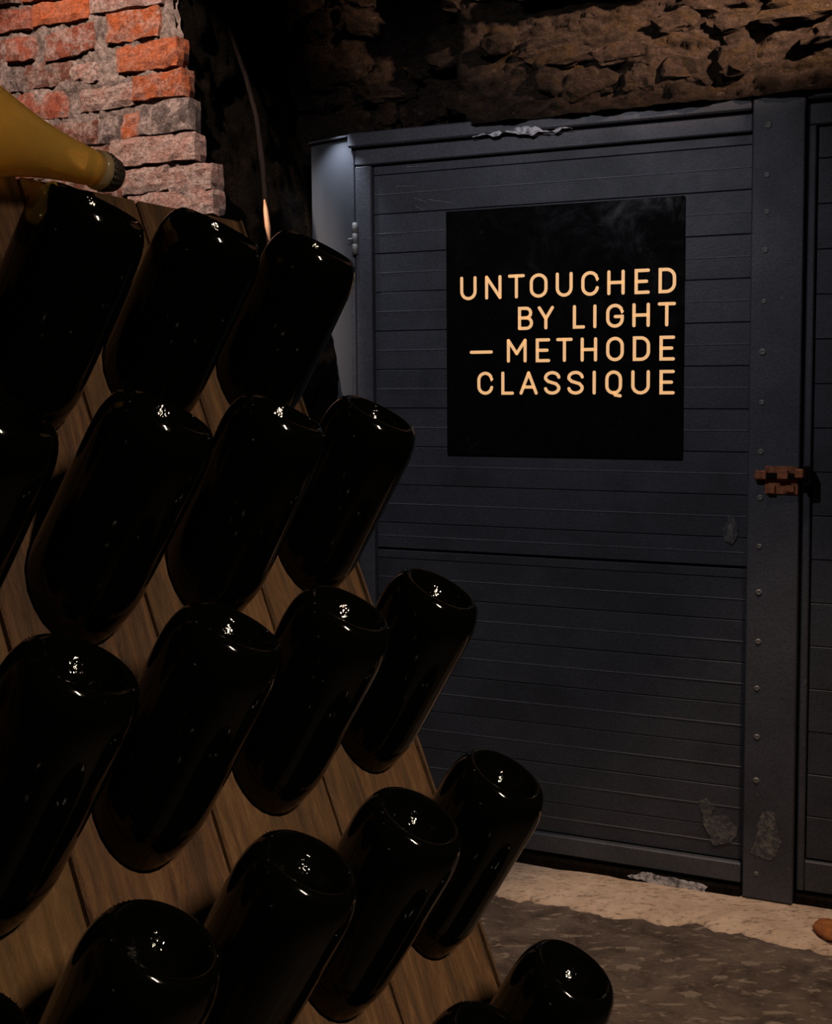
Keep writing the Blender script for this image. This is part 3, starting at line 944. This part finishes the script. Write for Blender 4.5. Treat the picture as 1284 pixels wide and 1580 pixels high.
def wp(px, py, z): return CAM + ray(px, py) * z
pole = empty('wooden_pole', (wp(470, 620, 3.05).x, wp(470, 620, 3.05).y, 0))
tag(pole, 'dark wooden pole leaning behind the rack beside the brick pier', 'pole')
foot = wp(424, 440, 3.08); top_ = wp(330, -40, 3.20)
dirp = (foot - top_).normalized()
foot_ground = foot + dirp * (foot.z / -dirp.z)
pp = [foot_ground, foot + (foot_ground - foot) * .5, foot, wp(417, 380, 3.09), wp(411, 320, 3.10), wp(405, 250, 3.11), wp(396, 180, 3.13), wp(380, 120, 3.15), wp(360, 62, 3.17), wp(340, 5, 3.19), wp(326, -40, 3.20)]
tube_between('shaft', pp, [0.011, 0.010, 0.009, 0.009, 0.008, 0.008, 0.007, 0.007, 0.006, 0.006, 0.006], 10, M['dark_timber'], pole)
tube_between('glint_strip', [wp(408, 308, 3.085), wp(410, 325, 3.08), wp(413, 350, 3.075), wp(416, 372, 3.07)], [0.002, 0.007, 0.008, 0.003], 8, M['glint_timber'], pole)  # painted glint: orange strip added for the highlight on the pole

# ------------------------------------------------------------------ riddling rack
TH = math.radians(35.423); LEAN = math.radians(23.737)
RD_ = Vector((math.sin(TH), math.cos(TH), 0)); RN = Vector((math.cos(TH), -math.sin(TH), 0)); UP = Vector((0, 0, 1))
RU = UP * math.cos(LEAN) - RN * math.sin(LEAN)
RNB = RN * math.cos(LEAN) + UP * math.sin(LEAN)
B33 = Vector((0.02245, 0.99960, -0.14405)) + CAM
PD, PU, H0 = 0.12877, 0.16835, 0.11736
AE, AZ = math.radians(60.575), math.radians(113.758)
AX = Vector((math.sin(AZ) * math.cos(AE), math.cos(AZ) * math.cos(AE), math.sin(AE)))
RO = B33 - RNB * H0
RMAT = Matrix((RD_, -RNB, RU)).transposed().to_4x4()
RMAT.translation = RO
rack = empty('riddling_rack', mat=RMAT)
tag(rack, 'leaning wooden riddling rack of upright planks holding the dark bottles', 'rack')
ZTOP = 0.4375
ZBOT = -(RO.z) / RU.z + 0.012
tlen = H0 / AX.dot(RNB)
hole0 = B33 - AX * tlen
hx0, hz0 = (hole0 - RO).dot(RD_), (hole0 - RO).dot(RU)
bottle_spots = []          # row, column, offset along d, offset along u, extra pull-out, tilt jitter
SPOTS = {(1, 0): (-.010, 0, 1, 0, 0), (1, 1): (0, 0, 1.02, -.006, -.004), (1, 2): (-.002, 0, 1.02, -.003, 0), (1, 3): (-.002, 0, 1.01, 0, 0),
         (2, 0): (-.004, 0, 1, -.010, -.006), (2, 1): (.004, 0, 1, -.014, -.006), (2, 2): (.002, 0, 1, -.008, -.010), (2, 3): (0, 0, 1, 0, 0),
         (3, 0): (0, 0, 1, -.012, -.008), (3, 1): (.003, .004, 1, -.014, -.010), (3, 2): (0, 0, 1, -.002, -.002), (3, 3): (0, 0, 1, 0, 0),
         (4, -1): (0, 0, 1, 0, 0), (4, 0): (0, 0, 1, -.010, -.008), (4, 1): (.003, .004, 1, -.010, -.006), (4, 2): (0, 0, 1, 0, 0), (4, 3): (0, 0, 1, 0, 0),
         (5, 2): (0, 0, 1, 0, 0), (5, 3): (0, 0, 1, 0, 0)}
THK = 0.030
seams = [-0.870, -0.740, -0.610, -0.480, -0.3495, -0.2186, -0.0902, 0.0455]
def plank_mesh(x0, x1, cham=False):
    bm = box_bm(x0, x1, 0, THK, ZBOT, ZTOP, 0.0022)
    me = bpy.data.meshes.new('plank'); bm.to_mesh(me); bm.free()
    return me


def cut(ob, cutters):
    bm = bmesh.new()
    prof_c = [(0.05, 0.0), (0.05, 0.0460), (0.1329, 0.0460)] + [(z, r_ + 0.0016) for z, r_ in body_prof[13:28:2]] + [(0.30, 0.0185), (0.30, 0.0)]
    for mtx in cutters:
        b1 = lathe(prof_c, 24); bmesh.ops.recalc_face_normals(b1, faces=b1.faces[:]); b1.transform(mtx)
        m1 = bpy.data.meshes.new('tmp'); b1.to_mesh(m1); b1.free()
        bm.from_mesh(m1); bpy.data.meshes.remove(m1)
    me = bpy.data.meshes.new('cutter'); bm.to_mesh(me); bm.free()
    c = bpy.data.objects.new('cutter', me); COL.objects.link(c)
    md = ob.modifiers.new('b', 'BOOLEAN'); md.operation = 'DIFFERENCE'; md.solver = 'EXACT'; md.object = c
    ob.parent = None
    bpy.context.view_layer.update()
    ev = ob.evaluated_get(bpy.context.evaluated_depsgraph_get())
    new = bpy.data.meshes.new_from_object(ev)
    ob.modifiers.clear()
    old = ob.data; ob.data = new
    bpy.data.objects.remove(c, do_unlink=True); bpy.data.meshes.remove(me)


body_prof = [(0.0015, 0.0290), (0.0003, 0.0308), (0.0000, 0.0322), (0.0008, 0.0345), (0.0034, 0.0372), (0.0075, 0.0397), (0.0130, 0.0418), (0.0200, 0.0434), (0.0280, 0.0442), (0.0340, 0.0444), (0.06, 0.0444), (0.1329, 0.0444)]
for k_ in range(1, 17):
    t = k_ / 16
    body_prof.append((0.1329 + 0.1044 * t, 0.0167 + 0.0277 * (0.5 + 0.5 * math.cos(math.pi * t ** 1.05))))
body_prof += [(0.250, 0.0158), (0.276, 0.0151), (0.286, 0.0148), (0.2865, 0.0160), (0.294, 0.0160), (0.2945, 0.0136), (0.300, 0.0136), (0.300, 0.0)]
# axis of the bottles in rack coordinates
ax_l = Vector((AX.dot(RD_), -AX.dot(RNB), AX.dot(RU)))
HR = 0.0235
hole_c = []
def bottle_axis(r, c):
    '''hole centre and axis (neck to base) of one bottle, in rack coordinates'''
    od, ou, scl, hd, hu = SPOTS.get((r, c), (0, 0, 1, 0, 0))
    g = Vector((hx0 + (c - 3) * PD + od, 0, hz0 - (r - 3) * PU + ou))
    b_ = g + ax_l * tlen
    h_ = g + Vector((hd, 0, hu))
    return h_, b_, (b_ - h_).normalized(), scl


for r in range(1, 8):
    for c in range(-3, 4):
        if hz0 - (r - 3) * PU < ZBOT + 0.08: continue
        hole_c.append(bottle_axis(r, c))
for a, b in zip(seams, seams[1:]):
    me = plank_mesh(a + 0.0016, b - 0.0016)
    p = bpy.data.objects.new('plank', me); COL.objects.link(p)
    cs = []
    for h_, b_, a_, sc_ in hole_c:
        if a - 0.07 < h_.x < b + 0.07:
            m4 = (-a_).to_track_quat('Z', 'Y').to_matrix().to_4x4(); m4.translation = b_
            cs.append(m4 @ Matrix.Scale(sc_, 4))
    if cs: cut(p, cs)
    p.data.materials.clear(); p.data.materials.append(M['rack_wood'])
    p.parent = rack
# narrow edge batten with a chamfer towards the door
bm = bmesh.new()
prof = [(0.0470, 0.0), (0.0500, 0.0), (0.0615, 0.012), (0.0615, THK), (0.0470, THK)]
lo = [bm.verts.new((x, y_, ZBOT)) for x, y_ in prof]; hi = [bm.verts.new((x, y_, ZTOP)) for x, y_ in prof]
bm.faces.new(lo[::-1]); bm.faces.new(hi)
for i in range(5): bm.faces.new((lo[i], lo[(i + 1) % 5], hi[(i + 1) % 5], hi[i]))
link_mesh('edge_batten', bm_mesh('edge_batten', bm, M['rack_wood_dark'], False), rack)
# cross battens behind and the second leaf of the A-frame
for zc in (ZTOP - 0.025, -0.62):
    bm = box_bm(-0.868, 0.058, THK + 0.001, THK + 0.022, zc - 0.02, zc + 0.02, 0.003)
    link_mesh('cross_batten', bm_mesh('cross_batten', bm, M['rack_wood_dark'], False), rack)
for a, b in zip(seams, seams[1:]):
    # leaf leaning the other way, hinged at the top
    top_w = RMAT @ Vector(((a + b) / 2, THK + 0.03, ZTOP - 0.01))
    bot_w = Vector((top_w.x, top_w.y, 0.02)) - RN * (top_w.z * math.tan(LEAN))
    L_ = (bot_w - top_w).length
    zax = (top_w - bot_w).normalized(); xax = RD_; yax = zax.cross(xax)
    m4 = Matrix((xax, yax, zax)).transposed().to_4x4(); m4.translation = bot_w
    bm = box_bm(-(b - a) / 2 + 0.002, (b - a) / 2 - 0.002, -0.012, 0.012, 0, L_, 0.002)
    bm.transform(RMAT.inverted() @ m4)
    link_mesh('back_plank', bm_mesh('back_plank', bm, M['rack_wood_dark'], False), rack)

# ------------------------------------------------------------------ bottles
punt_prof = [(0.0015, 0.0290), (0.0030, 0.0283), (0.0064, 0.0265), (0.0120, 0.0225), (0.0170, 0.0175), (0.0210, 0.0115), (0.0235, 0.0060), (0.0245, 0.0)]
body_me = bm_mesh('glass_body', lathe(body_prof, 64), M['dark_glass'])
punt_me = bm_mesh('punt', lathe(punt_prof, 48), M['punt_glass'])
cap_prof = [(0.2890, 0.0164), (0.2900, 0.0168), (0.2960, 0.0152), (0.3010, 0.0142), (0.3030, 0.0128), (0.3036, 0.0)]
def capwave(i, t): return (0.05 if i < 2 else 0.02 if i == 2 else 0) * math.cos(21 * t)
cap_me = bm_mesh('crown_cap', lathe(cap_prof, 84, capwave), M['cap_metal'])
bm = bmesh.new()
for k_ in range(56):
    t = 2 * math.pi * k_ / 56
    bmesh.ops.create_icosphere(bm, subdivisions=1, radius=0.0006, matrix=Matrix.Translation((0.0375 * math.cos(t), 0.0375 * math.sin(t), 0.0036)) @ Matrix.Diagonal((1, 1, 0.7, 1)))
stip_me = bm_mesh('base_stippling', bm, M['dark_glass'])


def align(zdir):
    return Vector(zdir).to_track_quat('Z', 'Y').to_matrix().to_4x4()


ordinal = {1: 'top row', 2: 'second row from the top', 3: 'third row from the top', 4: 'fourth row from the top', 5: 'lowest row'}
colname = {3: 'first from the right', 2: 'second from the right', 1: 'third from the right', 0: 'fourth from the right', -1: 'fifth from the right'}
rj = random.Random(21)
RROT = RMAT.to_3x3()
for (r, c) in sorted(SPOTS):
    h_, b_, a_, scl = bottle_axis(r, c)
    a = RROT @ a_
    base = RMAT @ b_
    m4 = align(-a) ; m4.translation = base
    m4 = m4 @ Matrix.Rotation(rj.uniform(0, 6.28), 4, 'Z') @ Matrix.Scale(scl, 4)
    b = empty('champagne_bottle', mat=m4)
    tag(b, 'black bottle in the rack, %s in the %s' % (colname[c], ordinal[r]), 'bottle', 'dark bottles in the riddling rack')
    g = link_mesh('glass_body', body_me, b)
    link_mesh('punt', punt_me, g)
    link_mesh('base_stippling', stip_me, g)
    link_mesh('crown_cap', cap_me, b)

# golden bottle lying on top of the rack
tip = CAM + ray(150, 262) * 0.985
gdir = (RD_ + UP * -0.10).normalized()
gbase = tip - gdir * 0.287
m4 = align(gdir); m4.translation = gbase
gb = empty('golden_bottle', mat=m4)
tag(gb, 'golden see-through champagne bottle with crown cap lying on the rack top', 'bottle')
gprof = [(0.012, 0.0), (0.010, 0.012), (0.002, 0.0315), (0.0, 0.035), (0.003, 0.039), (0.010, 0.0425), (0.0215, 0.0440), (0.06, 0.0440), (0.128, 0.0440),
         (0.140, 0.0435), (0.152, 0.0423), (0.164, 0.0402), (0.176, 0.0373), (0.188, 0.0337), (0.200, 0.0300), (0.212, 0.0266), (0.225, 0.0234), (0.240, 0.0205), (0.258, 0.0178),
         (0.276, 0.0158), (0.284, 0.0148), (0.284, 0.0)]
link_mesh('glass_body', bm_mesh('gold_body', lathe(gprof, 64), M['gold_glass']), gb)
link_mesh('lip_ring', bm_mesh('lip_ring', lathe([(0.2842, 0.0), (0.2842, 0.0152), (0.2852, 0.0166), (0.2890, 0.0170), (0.2925, 0.0164), (0.2932, 0.0145), (0.2932, 0.0)], 48), M['clear_rim']), gb)
cp = link_mesh('crown_cap', cap_me, gb); cp.location.z = 0.0042

# small orange brick fragment at the right edge of the floor
c = floor_at(1284, 1447); c.z = 0.018
bm = bmesh.new(); bmesh.ops.create_icosphere(bm, subdivisions=2, radius=1)
for v in bm.verts:
    k_ = 1 + 0.22 * noise.noise(v.co * 1.6)
    v.co = Vector((v.co.x * 0.042 * k_, v.co.y * 0.062 * k_, v.co.z * 0.014 * k_))
me = bm_mesh('brick_fragment', bm, M['orange_clay'])
fr = link_mesh('brick_fragment', me); fr.location = c
tag(fr, 'small orange lump of brick on the concrete strip at the right edge', 'brick')
